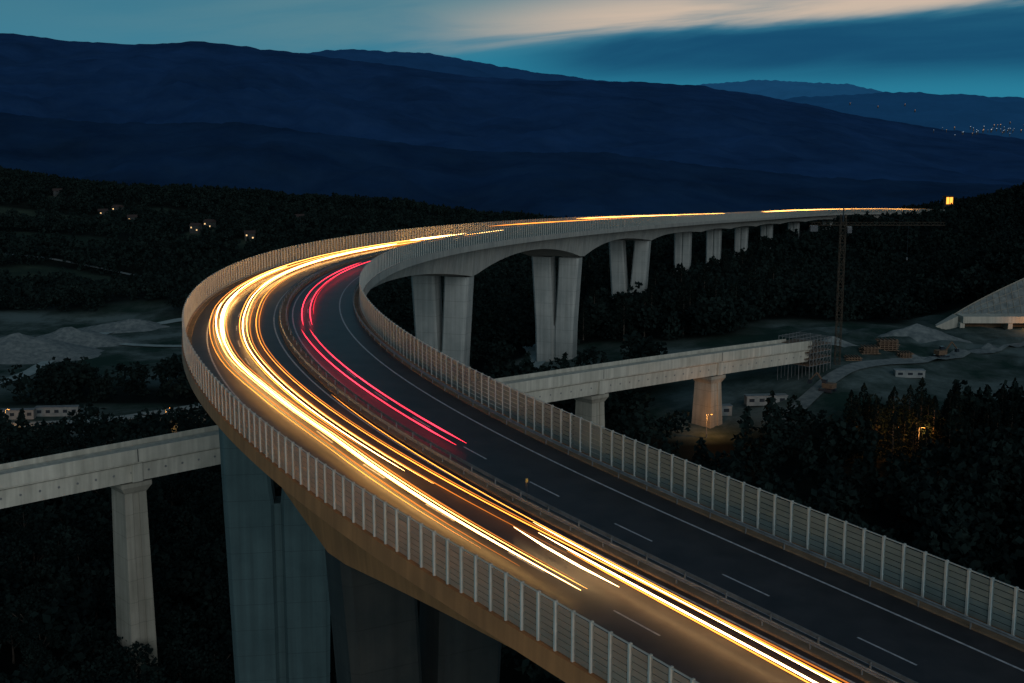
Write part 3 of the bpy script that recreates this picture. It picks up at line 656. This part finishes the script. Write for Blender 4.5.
for i in range(500):
    if cnt>=120: break
    Y=random.uniform(200,350); px=random.uniform(-40,235); x=(px-512)/FP*Y
    if flatmask(np.array([x]),np.array([Y]))[0]>.25 or any((x-a)**2+(Y-b)**2<20 for a,b in TREES): continue
    tree(x,Y,random.uniform(8,14),False,'dark broadleaf tree in the wood at the lower left below the rail viaduct','trees of the lower left wood','broadleaf_tree'); cnt+=1
cnt=0
for i in range(600):
    if cnt>=60: break
    Y=random.uniform(278,308); px=random.uniform(848,1060); x=(px-512)/FP*Y*1.03
    if any((x-a)**2+(Y-b)**2<9 for a,b in TREES): continue
    if any(abs(x-(l[0]-512)/FP*l[1]*1.03)<3 and Y<l[1]+2 for l in LAMPS[:3]) and random.random()<.4: continue
    tree(x,Y,random.uniform(9,12.5),True,'dark conifer in the row in front of the building site on the right','conifers in front of the building site','conifer_tree'); cnt+=1
cnt=0
for i in range(500):
    if cnt>=100: break
    Y=random.uniform(400,720); px=random.uniform(570,810); x=(px-512)/FP*Y
    if flatmask(np.array([x]),np.array([Y]))[0]>.25 or any((x-a)**2+(Y-b)**2<20 for a,b in TREES): continue
    tree(x,Y,random.uniform(11,17),True,'dark pine below the far leg of the road viaduct','pines below the far leg','pine_tree'); cnt+=1
def mass(n,Ya,Yb,umax,nl,size,hr,label,con=.3,seed=1):
    g_=np.random.default_rng(seed)
    Y=np.sqrt(g_.uniform(Ya**2,Yb**2,n)); X=g_.uniform(-umax,umax,n)*Y
    k_=(clearmask(X,Y)<.3)
    d2=(X[:,None]-xx[None,::4])**2+(Y[:,None]-yy[None,::4])**2; i=d2.argmin(1); near=(d2[np.arange(n),i]<22**2)&(Sx[::4][i]>860); k_&=~near
    k_&=~((np.abs(X-gx)<14)&(np.abs(Y-gy+30)<60))
    k_&=~((np.abs(X-(892-512)/FP*292*1.03)<10)&(Y>270)&(Y<298))
    k_&=~((X>70)&(Y>305)&(Y<350)&(X<170))
    for t in RPIER[1:3]:
        p=RL(t); k_&=~((np.abs(X-p[0]*Y/p[1])<7)&(Y>p[1]-45)&(Y<p[1]+4))
    X,Y=X[k_],Y[k_]; Z=terr(X,Y); Vs=[];n2=len(X)
    T=[leafcloud(nl,size,'broad' if j<3 else 'con',50+j)[0] for j in range(5)]
    kind=np.where(g_.uniform(size=n2)<con,g_.integers(3,5,n2),g_.integers(0,3,n2)); H=g_.uniform(*hr,n2); a=g_.uniform(0,6.28,n2)
    for j in range(5):
        s2=kind==j
        if not s2.any(): continue
        t=T[j]; c_,s3=np.cos(a[s2])[:,None],np.sin(a[s2])[:,None]
        v=np.stack([(t[None,:,0]*c_-t[None,:,1]*s3),(t[None,:,0]*s3+t[None,:,1]*c_),np.repeat(t[None,:,2],s2.sum(),0)],-1)*H[s2][:,None,None]
        v+=np.stack([X[s2],Y[s2],Z[s2]-.5],-1)[:,None,:]; Vs.append(v.reshape(-1,3))
    V=np.concatenate(Vs); Q=np.arange(len(V)).reshape(-1,4)
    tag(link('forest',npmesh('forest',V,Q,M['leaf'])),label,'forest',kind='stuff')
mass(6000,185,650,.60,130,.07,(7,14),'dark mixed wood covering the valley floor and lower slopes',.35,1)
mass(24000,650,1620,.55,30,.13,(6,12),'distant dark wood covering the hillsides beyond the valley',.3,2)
# ------------------------------------------------------------------ sky, light, camera
W=bpy.data.worlds.new('World'); bpy.context.scene.world=W; W.use_nodes=True; nt=W.node_tree; N=nt.nodes; L=nt.links; bg=N['Background']
tc=N.new('ShaderNodeTexCoord'); sp=N.new('ShaderNodeSeparateXYZ'); L.new(tc.outputs['Generated'],sp.inputs[0])
def mth(op,a,b=None,c=None):
    n=N.new('ShaderNodeMath'); n.operation=op
    for i,v in enumerate((a,b,c)):
        if v is None: continue
        if isinstance(v,(int,float)): n.inputs[i].default_value=v
        else: L.new(v,n.inputs[i])
    return n.outputs[0]
def mr(v,a,b,c=0,d=1):
    n=N.new('ShaderNodeMapRange'); n.interpolation_type='SMOOTHSTEP'; L.new(v,n.inputs[0])
    for i,k_ in enumerate((a,b,c,d)): n.inputs[i+1].default_value=k_
    return n.outputs[0]
def mix(f,a,b):
    n=N.new('ShaderNodeMix'); n.data_type='RGBA'
    if isinstance(f,(int,float)): n.inputs[0].default_value=f
    else: L.new(f,n.inputs[0])
    for i,v in ((6,a),(7,b)):
        if isinstance(v,tuple): n.inputs[i].default_value=(*v,1)
        else: L.new(v,n.inputs[i])
    return n.outputs[2]
el=sp.outputs['Z']; az=sp.outputs['X']
cmb=N.new('ShaderNodeCombineXYZ'); L.new(mth('MULTIPLY',az,5),cmb.inputs[0]); L.new(mth('SUBTRACT',mth('MULTIPLY',el,38),mth('MULTIPLY',az,3)),cmb.inputs[1])
nz=N.new('ShaderNodeTexNoise'); nz.inputs['Scale'].default_value=1.0; nz.inputs['Detail'].default_value=6; nz.inputs['Roughness'].default_value=.52; nz.inputs['Distortion'].default_value=.5; L.new(cmb.outputs[0],nz.inputs[0])
nf=nz.outputs['Fac']
wob=mth('MULTIPLY',mth('SUBTRACT',nf,.5),.035)
elw=mth('ADD',el,wob)
base=mix(mr(el,.03,.10),(.022,.20,.31),(.036,.175,.26))
edge=mth('SUBTRACT',elw,mth('ADD',mth('MULTIPLY',az,.075),.054))
veil=mth('MULTIPLY',mr(edge,-.010,.024),mr(az,-.4,-.02,.25,.9))
c1=mix(mth('MULTIPLY',veil,mr(nf,.25,.65,.35,1)),base,(.11,.235,.28))
st=mth('MULTIPLY',mr(edge,-.002,.012),mr(edge,.050,.018))
cream=mth('MULTIPLY',mth('MULTIPLY',st,mr(nf,.25,.58,.3,1)),mr(az,-.12,.10))
c2=mix(mth('MULTIPLY',cream,.92),c1,(.64,.50,.39))
slate=mth('MULTIPLY',mr(edge,.006,-.008),mth('MULTIPLY',mr(el,.018,.045),mr(az,-.03,.08)))
c3=mix(mth('MULTIPLY',slate,mr(nf,.3,.7,1,.75)),c2,(.008,.070,.150))
up=mix(mr(el,.12,.35),c3,(.030,.062,.090))
back=mix(mth('MULTIPLY',mr(sp.outputs['Y'],.1,-.9),mr(el,.6,0)),up,(.16,.21,.22))
L.new(back,bg.inputs[0]); bg.inputs[1].default_value=1.0
s=bpy.data.lights.new('evening_glow','SUN'); s.energy=.85; s.angle=math.radians(40); s.color=(.92,.96,1.0)
so=bpy.data.objects.new('evening_glow',s); C.objects.link(so); so.rotation_euler=Vector((-.25,.9,-.30)).to_track_quat('-Z','Y').to_euler()
cam=bpy.data.cameras.new('camera'); co=bpy.data.objects.new('camera',cam); C.objects.link(co); bpy.context.scene.camera=co
cam.sensor_width=36; cam.lens=FP/1024*36; cam.clip_end=40000; cam.clip_start=.5
co.location=(0,0,ZC); co.rotation_euler=(math.pi/2-PA,0,0)
sc=bpy.context.scene; sc.view_settings.view_transform='Standard'; sc.view_settings.look='None'; sc.view_settings.exposure=0
